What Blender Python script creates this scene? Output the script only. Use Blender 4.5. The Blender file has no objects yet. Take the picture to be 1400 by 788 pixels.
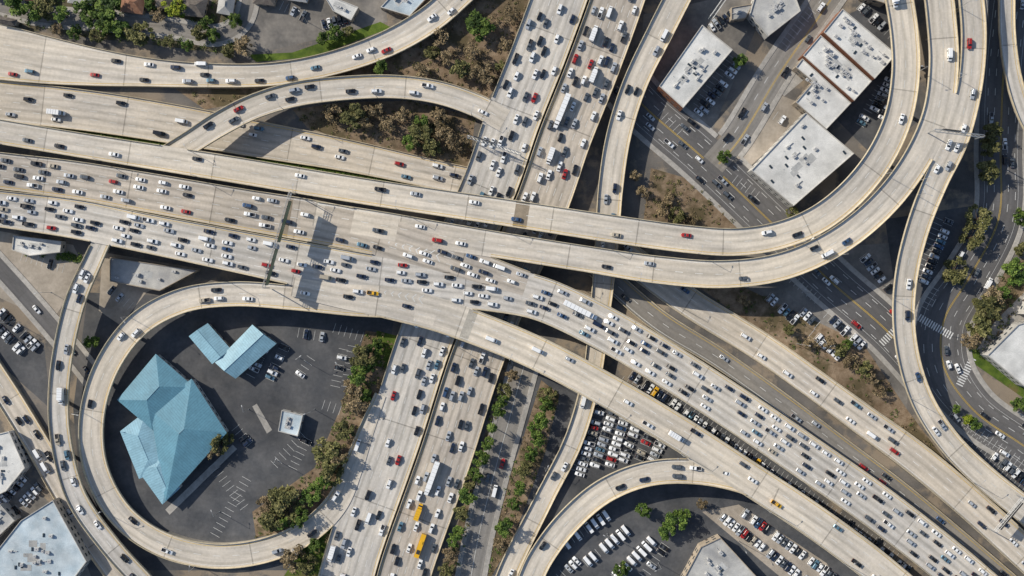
import bpy, math, random
import numpy as np
from mathutils import Vector, Matrix
random.seed(7); np.random.seed(7)
S=0.36; H=480.0
scene=bpy.context.scene
col=scene.collection
def ZL(z): return z if z<=4.8 else 4.8+(z-4.8)*1.55
def P(px,py,z=0.0):
    k=S*(H-z)/H
    return Vector(((px-700)*k,-(py-394)*k,z))

# ---------------------------------------------------------------- materials
def newmat(name):
    m=bpy.data.materials.new(name); m.use_nodes=True
    nt=m.node_tree; b=nt.nodes['Principled BSDF']
    return m,nt,b
def N(nt,t,**k):
    n=nt.nodes.new(t)
    for a,v in k.items(): setattr(n,a,v)
    return n
def mth(nt,op,a,b=None,c=None):
    n=nt.nodes.new('ShaderNodeMath'); n.operation=op
    for i,v in enumerate((a,b,c)):
        if v is None: continue
        if isinstance(v,(int,float)): n.inputs[i].default_value=v
        else: nt.links.new(v,n.inputs[i])
    return n.outputs[0]
def noise(nt,vec,scale,detail=4,rough=.6):
    n=N(nt,'ShaderNodeTexNoise'); n.inputs['Scale'].default_value=scale
    n.inputs['Detail'].default_value=detail; n.inputs['Roughness'].default_value=rough
    if vec is not None: nt.links.new(vec,n.inputs['Vector'])
    return n.outputs['Fac']
def ramp(nt,fac,stops):
    r=N(nt,'ShaderNodeValToRGB'); e=r.color_ramp.elements
    while len(e)<len(stops): e.new(.5)
    for i,(p,c) in enumerate(stops):
        e[i].position=p; e[i].color=(c[0],c[1],c[2],1) if not isinstance(c,(int,float)) else (c,c,c,1)
    nt.links.new(fac,r.inputs[0]); return r.outputs[0]
def mix(nt,a,b,f,mode='MIX'):
    n=N(nt,'ShaderNodeMix'); n.data_type='RGBA'; n.blend_type=mode
    for i,v in ((0,f),(6,a),(7,b)):
        if isinstance(v,(int,float)): n.inputs[i].default_value=v
        elif isinstance(v,tuple): n.inputs[i].default_value=(v[0],v[1],v[2],1)
        else: nt.links.new(v,n.inputs[i])
    return n.outputs[2]
def mottled(name,c1,c2,scale=.3,rough=.9,big=.02,bigamt=.35,fine=2.0,fineamt=.2,c3=None,c3lo=.5):
    m,nt,b=newmat(name)
    pos=N(nt,'ShaderNodeNewGeometry').outputs['Position']
    c=ramp(nt,noise(nt,pos,scale,6),[(.35,c1),(.65,c2)])
    if c3: c=mix(nt,c,c3,ramp(nt,noise(nt,pos,big*2.3,5,.65),[(c3lo,0),(c3lo+.08,1)]))
    c=mix(nt,c,ramp(nt,noise(nt,pos,big,5),[(.3,1-bigamt),(.7,1.0+bigamt*.3)]),1.0,'MULTIPLY')
    c=mix(nt,c,ramp(nt,noise(nt,pos,fine,3),[(.3,1-fineamt),(.7,1.0)]),1.0,'MULTIPLY')
    nt.links.new(c,b.inputs['Base Color']); b.inputs['Roughness'].default_value=rough
    b.inputs['Specular IOR Level'].default_value=.25
    return m
def flat(name,c,rough=.5,metal=0,spec=.5,coat=0):
    m,nt,b=newmat(name); b.inputs['Base Color'].default_value=(*c,1)
    b.inputs['Roughness'].default_value=rough; b.inputs['Metallic'].default_value=metal
    b.inputs['Specular IOR Level'].default_value=spec; b.inputs['Coat Weight'].default_value=coat
    return m
def roadmat(name,c,lane=3.6,dark=.8,asphalt=False):
    m,nt,b=newmat(name)
    uv=N(nt,'ShaderNodeUVMap').outputs[0]
    sep=N(nt,'ShaderNodeSeparateXYZ'); nt.links.new(uv,sep.inputs[0])
    u,v=sep.outputs[0],sep.outputs[1]
    def comb(a,bb):
        n=N(nt,'ShaderNodeCombineXYZ'); nt.links.new(a,n.inputs[0]); nt.links.new(bb,n.inputs[1]); return n.outputs[0]
    pos=N(nt,'ShaderNodeNewGeometry').outputs['Position']
    s1=noise(nt,comb(mth(nt,'MULTIPLY',u,.9),mth(nt,'MULTIPLY',v,.02)),1.0,5,.6)
    s2=noise(nt,comb(mth(nt,'MULTIPLY',u,.2),mth(nt,'MULTIPLY',v,.03)),1.0,5,.65)
    s3=noise(nt,uv,.7,6,.75)
    out=ramp(nt,s1,[(.3,tuple(x*.85 for x in c)),(.62,c)])
    out=mix(nt,out,ramp(nt,s2,[(.32,(.78,.785,.80)),(.6,(1.04,1.03,1.02))]),1.0,'MULTIPLY')
    out=mix(nt,out,ramp(nt,s3,[(.3,.83),(.7,1.05)]),1.0,'MULTIPLY')
    out=mix(nt,out,ramp(nt,noise(nt,pos,.012,4,.6),[(.35,(.86,.88,.92)),(.65,(1.03,1.02,1.0))]),1.0,'MULTIPLY')
    w=mth(nt,'COSINE',mth(nt,'MULTIPLY',u,2*math.pi/lane))
    wf=mth(nt,'MULTIPLY',mth(nt,'POWER',mth(nt,'MULTIPLY_ADD',w,.5,.5),2.0),ramp(nt,s2,[(.35,1),(.7,.4)]))
    out=mix(nt,out,(dark,dark,dark*.98),wf,'MULTIPLY')
    fl=mth(nt,'FLOOR',mth(nt,'DIVIDE',v,4.6)); fu=mth(nt,'FLOOR',mth(nt,'DIVIDE',u,lane))
    wn=N(nt,'ShaderNodeTexWhiteNoise'); wn.noise_dimensions='2D'; nt.links.new(comb(fl,fu),wn.inputs['Vector'])
    out=mix(nt,out,ramp(nt,wn.outputs['Value'],[(0,.94),(.9,1.0)]),.9 if not asphalt else .15,'MULTIPLY')
    fl2=mth(nt,'FLOOR',mth(nt,'DIVIDE',v,41.0))
    wn2=N(nt,'ShaderNodeTexWhiteNoise'); wn2.noise_dimensions='1D'; nt.links.new(fl2,wn2.inputs['W'])
    out=mix(nt,out,ramp(nt,wn2.outputs['Value'],[(0,.9),(1,1.03)]),1.0,'MULTIPLY')
    fr=mth(nt,'FRACT',mth(nt,'DIVIDE',v,41.0))
    out=mix(nt,out,(.62,.62,.62),mth(nt,'LESS_THAN',fr,.014),'MULTIPLY') if not asphalt else out
    nt.links.new(out,b.inputs['Base Color']); b.inputs['Roughness'].default_value=.85
    b.inputs['Specular IOR Level'].default_value=.25
    return m

M={}
M['conc']=roadmat('concrete_deck',(.79,.715,.61))
M['conc2']=roadmat('concrete_freeway_warm',(.74,.665,.565),dark=.75)
M['concg']=roadmat('concrete_grey',(.72,.675,.61),dark=.72)
M['concb']=roadmat('concrete_brownish',(.64,.57,.485),dark=.7)
M['asph']=roadmat('asphalt_road',(.165,.16,.16),asphalt=True,dark=.9)
M['asph2']=roadmat('worn_asphalt_road',(.31,.29,.265),asphalt=True,dark=.85)
M['side']=mottled('concrete_side',(.38,.34,.28),(.46,.41,.34),.25)
M['barr']=mottled('concrete_barrier',(.58,.49,.34),(.72,.62,.45),.4,fine=1.)
M['walk']=mottled('sidewalk_concrete',(.40,.38,.35),(.54,.51,.47),.4)
M['white']=mottled('white_road_paint',(.74,.74,.72),(.84,.84,.82),1.0)
M['yellow']=mottled('yellow_road_paint',(.60,.40,.07),(.74,.5,.09),1.0)
M['ground']=mottled('ground_mixed',(.12,.115,.11),(.22,.20,.18),.05,c3=(.33,.27,.205))
M['lot']=mottled('lot_asphalt',(.085,.09,.10),(.14,.14,.145),.1,bigamt=.45,fine=.6)
M['lot2']=mottled('old_asphalt',(.19,.18,.17),(.30,.275,.245),.08,bigamt=.45,fine=.6)
M['tan']=mottled('dusty_concrete_lot',(.38,.33,.27),(.52,.455,.38),.1,bigamt=.4,fine=.6)
M['dirt']=mottled('dirt',(.21,.145,.09),(.38,.285,.195),.25,c3=(.14,.11,.06),bigamt=.4)
M['yard']=mottled('yard_ground',(.08,.085,.04),(.19,.15,.10),.2,c3=(.24,.21,.18),bigamt=.4)
M['grass']=mottled('grass',(.06,.11,.015),(.14,.2,.03),.25,c3=(.18,.15,.06),c3lo=.56)
M['roofw']=mottled('white_membrane_roof',(.66,.66,.64),(.86,.85,.82),.12,.7,big=.08,bigamt=.3)
M['roofg']=mottled('grey_roof',(.42,.42,.42),(.58,.57,.54),.15,.8,big=.08)
M['roofb']=mottled('pale_blue_roof',(.46,.56,.63),(.64,.72,.77),.15,.6,big=.08)
M['roofd']=mottled('shingle_roof',(.14,.12,.11),(.24,.21,.18),.5,.9)
M['rooft']=mottled('terracotta_roof',(.26,.13,.08),(.36,.2,.13),.6,.9)
M['patchg']=mottled('roof_patch_grey',(.44,.45,.46),(.6,.6,.58),.6,.8)
M['wallt']=mottled('stucco_tan',(.38,.32,.25),(.45,.38,.3),.5)
M['wallb']=mottled('brick_wall',(.24,.1,.06),(.32,.15,.09),.8)
M['wallw']=mottled('stucco_white',(.55,.53,.5),(.64,.62,.58),.5)
M['metal']=flat('galvanised_metal',(.42,.43,.44),.45,.6)
M['hvac']=flat('hvac_casing',(.5,.5,.5),.5,.2)
M['glassw']=flat('window_glass',(.03,.045,.06),.1)
M['door']=flat('door_paint',(.09,.07,.06),.5)
M['sign']=flat('sign_green',(.01,.08,.04),.45)
M['dark']=flat('dark_steel',(.05,.05,.055),.5,.4)
def seammetal(name,c):
    m,nt,b=newmat(name)
    uv=N(nt,'ShaderNodeUVMap').outputs[0]; sep=N(nt,'ShaderNodeSeparateXYZ'); nt.links.new(uv,sep.inputs[0])
    f=mth(nt,'FRACT',mth(nt,'DIVIDE',sep.outputs[0],1.2))
    pos=N(nt,'ShaderNodeNewGeometry').outputs['Position']
    c0=ramp(nt,noise(nt,pos,.15,6,.7),[(.3,tuple(x*.72 for x in c)),(.7,c)])
    c0=mix(nt,c0,ramp(nt,noise(nt,pos,.9,4,.7),[(.3,.82),(.7,1.03)]),1.0,'MULTIPLY')
    c0=mix(nt,c0,(.72,.75,.78),mth(nt,'LESS_THAN',f,.16),'MULTIPLY')
    nt.links.new(c0,b.inputs['Base Color']); b.inputs['Roughness'].default_value=.55
    return m
M['blue']=seammetal('blue_metal_roof',(.135,.33,.44))
M['bluel']=seammetal('light_blue_metal_roof',(.30,.53,.65))
def leafmat(name,c):
    m,nt,b=newmat(name)
    pos=N(nt,'ShaderNodeNewGeometry').outputs['Position']
    oi=N(nt,'ShaderNodeObjectInfo').outputs['Random']
    c0=ramp(nt,noise(nt,pos,1.5,3),[(.3,tuple(x*.65 for x in c)),(.7,tuple(x*1.3 for x in c))])
    c0=mix(nt,c0,ramp(nt,oi,[(0,.8),(1,1.25)]),1.0,'MULTIPLY')
    nt.links.new(c0,b.inputs['Base Color']); b.inputs['Roughness'].default_value=.7
    b.inputs['Specular IOR Level'].default_value=.2
    return m
LEAF={'green':[leafmat('leaf_green',(.075,.125,.024)),leafmat('leaf_green_light',(.14,.20,.04)),leafmat('leaf_green_deep',(.035,.065,.016))],
 'olive':[leafmat('leaf_olive',(.125,.125,.045)),leafmat('leaf_olive_light',(.20,.185,.075)),leafmat('leaf_olive_deep',(.06,.065,.025))],
 'dry':[leafmat('leaf_dry',(.20,.15,.085)),leafmat('leaf_dry_light',(.30,.23,.135)),leafmat('leaf_dry_deep',(.10,.08,.045))],
 'lime':[leafmat('leaf_lime',(.18,.23,.02)),leafmat('leaf_lime_light',(.28,.31,.03)),leafmat('leaf_lime_deep',(.08,.12,.015))]}
M['bark']=mottled('bark',(.09,.065,.045),(.15,.11,.08),2.0)

# ---------------------------------------------------------------- mesh builder
class MB:
    def __init__(s): s.v=[];s.f=[];s.m=[];s.uv=[]
    def face(s,pts,m=0,uv=None):
        i=len(s.v); s.v.extend([tuple(p) for p in pts]); s.f.append(tuple(range(i,i+len(pts)))); s.m.append(m)
        s.uv.extend(uv if uv else [(0,0)]*len(pts))
    def box(s,c,size,m=0,rot=0.0,top=1.0):
        cx,cy,cz=c; a,b,h=size[0]/2,size[1]/2,size[2]/2; ca,sa=math.cos(rot),math.sin(rot)
        def q(x,y,z): return (cx+x*ca-y*sa,cy+x*sa+y*ca,cz+z)
        B=[q(-a,-b,-h),q(a,-b,-h),q(a,b,-h),q(-a,b,-h)]; T=[q(-a*top,-b*top,h),q(a*top,-b*top,h),q(a*top,b*top,h),q(-a*top,b*top,h)]
        s.face(T,m); s.face(B[::-1],m)
        for i in range(4):
            j=(i+1)%4; s.face([B[i],B[j],T[j],T[i]],m)
    def cyl(s,p0,p1,r0,r1,n=8,m=0):
        p0=Vector(p0);p1=Vector(p1);d=(p1-p0).normalized()
        a=d.orthogonal().normalized(); b=d.cross(a)
        A=[p0+(a*math.cos(t)+b*math.sin(t))*r0 for t in [2*math.pi*i/n for i in range(n)]]
        B=[p1+(a*math.cos(t)+b*math.sin(t))*r1 for t in [2*math.pi*i/n for i in range(n)]]
        for i in range(n):
            j=(i+1)%n; s.face([A[i],A[j],B[j],B[i]],m)
        s.face(A[::-1],m); s.face(B,m)
    def loft(s,rings,m=0,capm=None):
        n=len(rings[0])
        for k in range(len(rings)-1):
            for i in range(n):
                j=(i+1)%n; s.face([rings[k][i],rings[k][j],rings[k+1][j],rings[k+1][i]],m)
        s.face(rings[0][::-1],m if capm is None else capm); s.face(rings[-1],m if capm is None else capm)
    def mesh(s,name,mats):
        me=bpy.data.meshes.new(name); me.from_pydata(s.v,[],s.f)
        me.polygons.foreach_set('material_index',s.m)
        ul=me.uv_layers.new(name='UVMap'); ul.data.foreach_set('uv',np.array(s.uv,dtype=np.float32).ravel())
        for m in mats: me.materials.append(m)
        me.update(); return me
def add(name,me,parent=None,loc=None):
    o=bpy.data.objects.new(name,me); col.objects.link(o)
    if loc is not None: o.location=loc
    if parent: o.parent=parent
    return o

# ---------------------------------------------------------------- roads
ROADS=[]
def cr(pts):
    A=np.array(pts,float)
    def off(p): return p[0]<0 or p[0]>1400 or p[1]<0 or p[1]>788
    if off(A[0]): 
        d=A[0]-A[1]; d[2:]=0; d/=np.hypot(d[0],d[1]); A=np.vstack([A[0]+d*150,A])
    if off(A[-1]):
        d=A[-1]-A[-2]; d[2:]=0; d/=np.hypot(d[0],d[1]); A=np.vstack([A,A[-1]+d*150])
    A0=np.vstack([2*A[0]-A[1],A,2*A[-1]-A[-2]])
    out=[]
    for i in range(1,len(A0)-2):
        p0,p1,p2,p3=A0[i-1:i+3]
        d=[max(1e-3,math.hypot(*(b-a)[:2]))**.5 for a,b in ((p0,p1),(p1,p2),(p2,p3))]
        t0=0;t1=d[0];t2=t1+d[1];t3=t2+d[2]
        n=max(4,int(math.hypot(*(p2-p1)[:2])/3))
        for k in range(n):
            t=t1+(t2-t1)*k/n
            a1=(t1-t)/(t1-t0)*p0+(t-t0)/(t1-t0)*p1
            a2=(t2-t)/(t2-t1)*p1+(t-t1)/(t2-t1)*p2
            a3=(t3-t)/(t3-t2)*p2+(t-t2)/(t3-t2)*p3
            b1=(t2-t)/(t2-t0)*a1+(t-t0)/(t2-t0)*a2
            b2=(t3-t)/(t3-t1)*a2+(t-t1)/(t3-t1)*a3
            out.append((t2-t)/(t2-t1)*b1+(t-t1)/(t2-t1)*b2)
    out.append(A[-1]); return np.array(out)
def road(name,pts,mat='conc',offset=0.0,barrier=True,head=0,lanes=None,sgn=1,street=False,lamp=0,yellow_c=False):
    A=cr(pts)
    if offset:
        T=np.gradient(A[:,:2],axis=0); T/=np.linalg.norm(T,axis=1)[:,None]
        A[:,0]+=-T[:,1]*offset; A[:,1]+=T[:,0]*offset
    idx=len(ROADS)
    z=np.array([ZL(q) for q in A[:,3]])+idx*.012
    k=S*(H-z)/H
    X=np.stack([(A[:,0]-700)*k,-(A[:,1]-394)*k,z],1); hw=A[:,2]*k/2
    d=np.r_[0,np.cumsum(np.linalg.norm(np.diff(X[:,:2],axis=0),axis=1))]
    n=int(d[-1]/2.2); s=np.linspace(0,d[-1],n)
    C=np.stack([np.interp(s,d,X[:,i]) for i in range(3)],1); hw=np.interp(s,d,hw)
    T=np.gradient(C,axis=0); T/=np.linalg.norm(T,axis=1)[:,None]
    R=np.stack([T[:,1],-T[:,0]],1); R/=np.linalg.norm(R,axis=1)[:,None]
    r=dict(name=name,C=C,hw=hw,T=T,R=R,s=s,mat=mat,barrier=barrier,head=head,lanes=lanes,sgn=sgn,street=street,idx=idx,lamp=lamp,yc=yellow_c)
    ROADS.append(r); return r
def inside(pts,zs,excl=None,margin=0.0,zlo=-2,zhi=2,only_higher=False,filt=None):
    pts=np.asarray(pts)[:,:2]; zs=np.asarray(zs); out=np.zeros(len(pts),bool)
    for r in ROADS:
        if r is excl or (only_higher and r['idx']<=excl['idx']): continue
        if filt and not filt(r): continue
        C=r['C']; mn=C[:,:2].min(0)-r['hw'].max()-3; mx=C[:,:2].max(0)+r['hw'].max()+3
        w=np.where(((pts>mn)&(pts<mx)).all(1)&~out)[0]
        if len(w)==0: continue
        D=pts[w][:,None,:]-C[None,:,:2]; j=np.argmin((D**2).sum(2),1)
        dd=D[np.arange(len(w)),j]; lat=np.abs((dd*r['R'][j]).sum(1)); lon=np.abs((dd*r['T'][j][:,:2]).sum(1))
        dz=C[j,2]-zs[w]
        ok=(lat<r['hw'][j]-margin)&(lon<2.5)&(dz>zlo)&(dz<zhi)
        out[w[ok]]=True
    return out

road('street',[(850,110,62,0.05),(880,145,62,0.05),(960,215,62,.05),(1060,310,62,.05),(1130,380,58,.05),(1215,455,56,.05),(1270,520,50,.05)],'asph',street=True,head=60,yellow_c=True)
road('street',[(1150,-30,34,.05),(1105,35,34,.05),(1060,100,34,.05),(1005,190,34,.05),(975,225,34,.05)],'asph2',street=True,head=60,yellow_c=True)
road('street',[(1385,-20,60,.05),(1372,100,60,.05),(1368,200,60,.05),(1365,300,60,.05),(1325,380,64,.05),(1290,440,70,.05),(1290,500,70,.05),(1330,560,60,.05),(1400,610,56,.05),(1440,640,56,.05)],'asph',street=True,head=70,yellow_c=True)
road('street',[(722,480,30,.05),(700,560,30,.05),(675,650,30,.05),(655,730,30,.05),(640,810,30,.05)],'asph2',street=True,head=90)
road('street',[(-20,345,20,.05),(30,400,20,.05),(90,470,20,.05),(130,520,20,.05)],'asph',street=True,head=50)
road('street',[(-20,2,18,.05),(60,22,18,.05),(140,28,18,.05),(230,38,18,.05),(300,48,18,.05),(330,30,18,.05),(345,-20,18,.05)],'asph2',street=True,head=60)
road('freeway',[(-20,136,56,.6),(130,153,56,.6),(250,172,54,.6),(360,192,50,.5),(480,214,44,.5),(600,240,40,.4),(700,262,40,.4)],'conc2',head=60,sgn=1)
road('freeway_ramp',[(-20,68,78,1.5),(60,82,66,1.6),(130,92,52,1.8),(200,99,40,2),(270,103,34,2.3),(370,102,32,3),(450,88,33,3.6),(530,60,36,4.2),(590,25,38,4.6),(640,-20,40,4.8)],'conc',head=46,sgn=-1)
nsp=[(812,-20,1,4.7),(798,20,1,4.7),(770,95,1,4.7),(738,175,1,4.7),(708,262,1,4.6),(660,372,1,3.6),(615,485,1,2),(575,610,1,1.0),(522,760,1,1.0),(508,810,1,1.0)]
def nsw(w): return [(a,b,w,z) for a,b,_,z in nsp]
NSL=road('freeway',nsw(75),'concg',offset=39,head=18,sgn=1)
NSR=road('freeway',nsw(72),'concb',offset=-37,head=15,sgn=-1)
road('freeway_ramp',[(935,-20,36,6),(902,45,36,6),(868,115,34,5.6),(846,185,34,5.2),(835,255,34,5),(829,340,32,4.6),(820,430,28,4),(808,520,26,3),(785,600,26,1.8),(745,680,26,1.2),(700,770,28,1),(682,815,28,1)],'conc',head=48,sgn=1)
road('freeway_ramp',[(225,216,30,8.8),(262,194,32,8.8),(300,170,34,8.2),(345,147,34,7.6),(400,130,34,7),(470,121,33,6.2),(540,119,32,5.5),(600,127,32,5),(655,146,32,4.75),(690,165,32,4.7)],'conc',head=40,lamp=1)
road('freeway',[(815,365,30,.4),(900,438,30,.4),(980,488,28,.4),(1070,552,28,.4),(1150,612,28,.4),(1230,672,28,.5),(1310,738,28,.6),(1400,815,28,.6)],'asph2',head=50)
road('freeway',[(850,345,40,.5),(940,412,40,.5),(1040,474,40,.6),(1110,523,40,1),(1180,574,42,2),(1250,625,44,3),(1330,692,44,4),(1410,765,44,4.7)],'conc2',head=30)
HL=road('freeway_overpass',[(-20,283,50,8.4),(100,299,54,9),(200,319,54,9.4),(330,345,58,9.8),(430,365,62,10),(520,381,64,10),(600,388,64,10),(680,396,62,10),(740,409,60,10),(820,446,60,10),(900,492,60,9.6),(1000,556,60,9),(1100,624,60,8.4),(1200,694,60,8),(1300,772,60,8),(1350,815,60,8)],'concg',head=12.5,sgn=1)
HU=road('freeway_overpass',[(-20,231,50,8.4),(100,246,52,9),(200,263,54,9.4),(330,286,56,9.8),(430,303,58,10),(510,320,56,10),(590,345,46,10),(660,368,40,10),(720,388,34,10)],'concb',head=15.5,sgn=-1)
road('freeway_overpass',[(430,292,34,10),(520,308,38,10),(600,322,38,10),(700,338,36,10.3),(800,354,36,10.8),(900,369,38,11.3),(990,375,38,11.8),(1070,364,38,12),(1140,333,38,12),(1200,286,38,12),(1247,228,38,12),(1280,160,40,12),(1290,90,40,12),(1286,20,40,12),(1280,-30,40,12)],'conc',head=66,sgn=-1,lamp=1)
RD=road('freeway_overpass',[(-20,177,34,9),(100,197,34,9.6),(300,229,36,10.4),(500,262,36,11),(700,292,37,11.5),(850,315,38,12),(940,327,38,12.2),(1005,331,38,12.2),(1065,322,38,12.2),(1118,300,38,12.2),(1165,263,38,12.2),(1203,215,38,12.2),(1228,160,38,12.2),(1238,100,38,12.2),(1236,45,38,12.2),(1226,-20,38,12.2)],'conc',head=85,sgn=-1,lamp=1)
road('freeway_ramp',[(1326,-20,34,12),(1331,50,34,12),(1325,120,34,12),(1306,190,36,12),(1278,250,34,11.8),(1255,310,32,11),(1240,370,31,10),(1235,430,30,9),(1242,490,30,8),(1262,550,31,7),(1298,605,32,6.2),(1345,652,34,5.8),(1420,712,36,5.4)],'conc',head=46,sgn=1,lamp=1)
road('freeway_ramp',[(620,436,34,10),(560,421,34,10),(480,415,34,9.8),(400,407,34,9.2),(320,402,34,8.6),(250,411,34,8),(190,443,34,7.4),(147,500,34,6.8),(126,570,34,6),(131,640,34,5.2),(165,703,34,4.2),(220,743,34,3.2),(290,760,34,2.4),(360,753,34,1.8),(420,727,34,1.3),(460,688,32,1.1),(482,640,28,1.0),(500,590,22,1.05),(520,540,16,1.4)],'conc',head=85,sgn=1,lamp=1)
K_=road('freeway_overpass',[(400,392,26,10),(460,404,32,10),(530,414,44,10),(600,431,46,10),(680,460,46,10),(740,486,46,10),(830,534,46,9.8),(925,590,46,9.4),(1010,645,46,9),(1100,704,46,8.6),(1180,762,46,8.2),(1245,815,46,8)],'conc',head=55,sgn=1,lamp=1)
road('freeway_ramp',[(1060,680,26,8.8),(1010,658,30,8.6),(950,645,34,8),(885,648,34,7),(825,672,34,5.6),(775,715,34,4),(738,765,34,3),(718,810,34,2.5)],'conc',head=52,sgn=1)
road('freeway_ramp',[(145,318,24,9.0),(128,355,26,8.6),(104,410,28,8),(87,480,28,7.6),(80,550,28,7.2),(85,610,28,7),(105,680,28,7),(150,745,28,6.6),(200,800,28,6.2)],'concg',head=24,sgn=1)
road('freeway_ramp',[(-30,480,34,1.2),(10,540,34,1.2),(50,605,34,1.2),(85,665,36,1.2),(125,730,38,1.2),(175,800,38,1.2)],'conc2',head=17,sgn=1)
road('freeway_ramp',[(1376,-20,22,6),(1377,50,22,6),(1386,110,22,6),(1405,165,22,6),(1440,220,22,6)],'concg',head=60)

def pat(r,s,off,dz=0.0):
    ss=r['s']; c=[np.interp(s,ss,r['C'][:,i]) for i in range(3)]; n=[np.interp(s,ss,r['R'][:,i]) for i in range(2)]
    return (c[0]+n[0]*off,c[1]+n[1]*off,c[2]+dz)
lamp_spots=[]
for r in ROADS:
    C,hw,R,s=r['C'],r['hw'],r['R'],r['s']; n=len(s)
    L=np.c_[C[:,:2]-R*hw[:,None],C[:,2]]; Rt=np.c_[C[:,:2]+R*hw[:,None],C[:,2]]
    mb=MB(); st=r['street']
    low=C[:,2]<3.4
    bz=np.where(low,-.05,C[:,2]-1.7)
    for i in range(n-1):
        mb.face([L[i],Rt[i],Rt[i+1],L[i+1]],0,[(-hw[i],s[i]),(hw[i],s[i]),(hw[i+1],s[i+1]),(-hw[i+1],s[i+1])])
        if st: continue
        ins=0. if low[i] else .18
        def bot(j,sg): 
            return (C[j,0]+sg*R[j,0]*hw[j]*(1-ins),C[j,1]+sg*R[j,1]*hw[j]*(1-ins),bz[i])
        def lip(j,sg): 
            return (C[j,0]+sg*R[j,0]*hw[j],C[j,1]+sg*R[j,1]*hw[j],C[j,2]-.5 if not low[i] else -.05)
        for sg,E in ((-1,L),(1,Rt)):
            mb.face([E[i],E[i+1],lip(i+1,sg),lip(i,sg)],1)
            if not low[i]: mb.face([lip(i,sg),lip(i+1,sg),bot(i+1,sg),bot(i,sg)],1)
        if not low[i]: mb.face([bot(i,-1),bot(i+1,-1),bot(i+1,1),bot(i,1)],1)
        if i==0 or low[i]!=low[i-1] or i==n-2:
            j=i if i<n-2 else n-1
            mb.face([lip(j,-1),lip(j,1),bot(j,1),bot(j,-1)] if not low[i] else [(*L[j][:2],L[j][2]-.02),(*Rt[j][:2],L[j][2]-.02),(*Rt[j][:2],-.05),(*L[j][:2],-.05)],1)
            if low[i]!=low[max(0,i-1)]:
                mb.face([(*L[j][:2],L[j][2]-.02),(*Rt[j][:2],L[j][2]-.02),(*Rt[j][:2],-.05),(*L[j][:2],-.05)],1)
    ob=add(r['name'],mb.mesh(r['name'],[M[r['mat']],M['side']])); r['ob']=ob
    bb=MB(); lm=MB()
    for sg in (-1,1):
        E=C[:,:2]+sg*R*hw[:,None]
        if st: msk=inside(E,C[:,2],r,-1.0,-1,5,filt=lambda q:q['C'][:,2].min()<3 )
        else: msk=inside(E,C[:,2],r,.5,-2.2,2.2)
        for i in range(n-1):
            if msk[i] or msk[i+1]: continue
            def q(j,o,z): return (C[j,0]+sg*R[j,0]*(hw[j]+o),C[j,1]+sg*R[j,1]*(hw[j]+o),C[j,2]+z)
            pr=[(0,0),(0.05,.13),(2.4,.13),(2.4,-.05)] if st else [(-.50,-.01),(-.36,.35),(-.30,.95),(-.05,.95),(-.003,-.01)]
            for a,b in zip(pr[:-1],pr[1:]):
                bb.face([q(i,*a),q(i+1,*a),q(i+1,*b),q(i,*b)],0)
            if i==0 or msk[i-1]: bb.face([q(i,*a) for a in pr],0)
            if i==n-2 or msk[min(n-1,i+2)]: bb.face([q(i+1,*a) for a in pr],0)
            if not st:
                o=-1.25
                lm.face([q(i,o,.012),q(i+1,o,.012),q(i+1,o-.22,.012),q(i,o-.22,.012)],1 if sg*r['sgn']<0 else 0)
            else:
                o=-2.4
                if r['hw'].mean()>8: lm.face([q(i,o,.012),q(i+1,o,.012),q(i+1,o-.12,.012),q(i,o-.12,.012)],0)
        if r['lamp'] and sg==r['lamp']:
            for t in np.arange(15,s[-1],48):
                j=int(t/s[-1]*(n-1))
                if not msk[j]: lamp_spots.append((C[j]+np.r_[sg*R[j]*(hw[j]-.18),.9],math.atan2(-sg*R[j,1],-sg*R[j,0])))
    add('kerb_and_pavement' if st else 'barrier_wall',bb.mesh('barrier',[M['walk'] if st else M['barr']]),ob)
    shoulder=1.8 if not st else .3
    W=2*np.median(hw); nl=r['lanes'] or max(1,int((W-2*shoulder*.8)/3.5)); r['nl']=nl
    r['sh']=shoulder
    for k in range(1,nl):
        t=random.uniform(0,8); solid= st and k==nl//2
        seglen=3.6 if not solid else 2.2; stp=9.5 if not solid else 2.2
        ts=np.arange(t,s[-1]-seglen,stp)
        hwt=np.interp(ts,s,hw); off=-(hwt-shoulder)+2*(hwt-shoulder)*k/nl
        cx=[pat(r,a,o) for a,o in zip(ts,off)]
        mk=inside(np.array(cx),np.array(cx)[:,2],r,.3,-.5,2,only_higher=True) if len(cx) else []
        for a,o,q_ in zip(ts,off,mk):
            if q_: continue
            for d_ in ((-.35,-.15),(.15,.35)) if solid and r['yc'] else ((-.11,.11),):
                lm.face([pat(r,a,o+d_[0],.012),pat(r,a,o+d_[1],.012),pat(r,a+seglen,o+d_[1],.012),pat(r,a+seglen,o+d_[0],.012)],1 if solid and r['yc'] else 0)
    add('lane_markings',lm.mesh('lane_markings',[M['white'],M['yellow']]),ob)
    if not st and C[:,2].max()>3.4:
        cb=MB(); cnt=0
        for t in np.arange(10,s[-1],26):
            j=int(t/s[-1]*(n-1)); z=C[j,2]
            if z<3.8: continue
            for o in ((0,) if hw[j]<8 else (-.5*hw[j],.5*hw[j])):
                x,y=C[j,:2]+R[j]*o
                if inside(np.array([[x,y]]),np.array([z]),r,-1.6,-30,-2.5)[0]: continue
                cb.cyl((x,y,-.1),(x,y,z-1.6),.95,1.0,10); cnt+=1
            hb=hw[j]*.75; a=math.atan2(R[j,1],R[j,0])
            cb.box((C[j,0],C[j,1],z-2.1),(2*hb,1.6,.9),0,a)
        if cnt: add('support_columns',cb.mesh('support_columns',[M['side']]),ob)
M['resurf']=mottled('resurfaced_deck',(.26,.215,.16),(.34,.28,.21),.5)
M['resurfg']=mottled('worn_deck_panel',(.46,.43,.38),(.58,.54,.47),.5)
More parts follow.
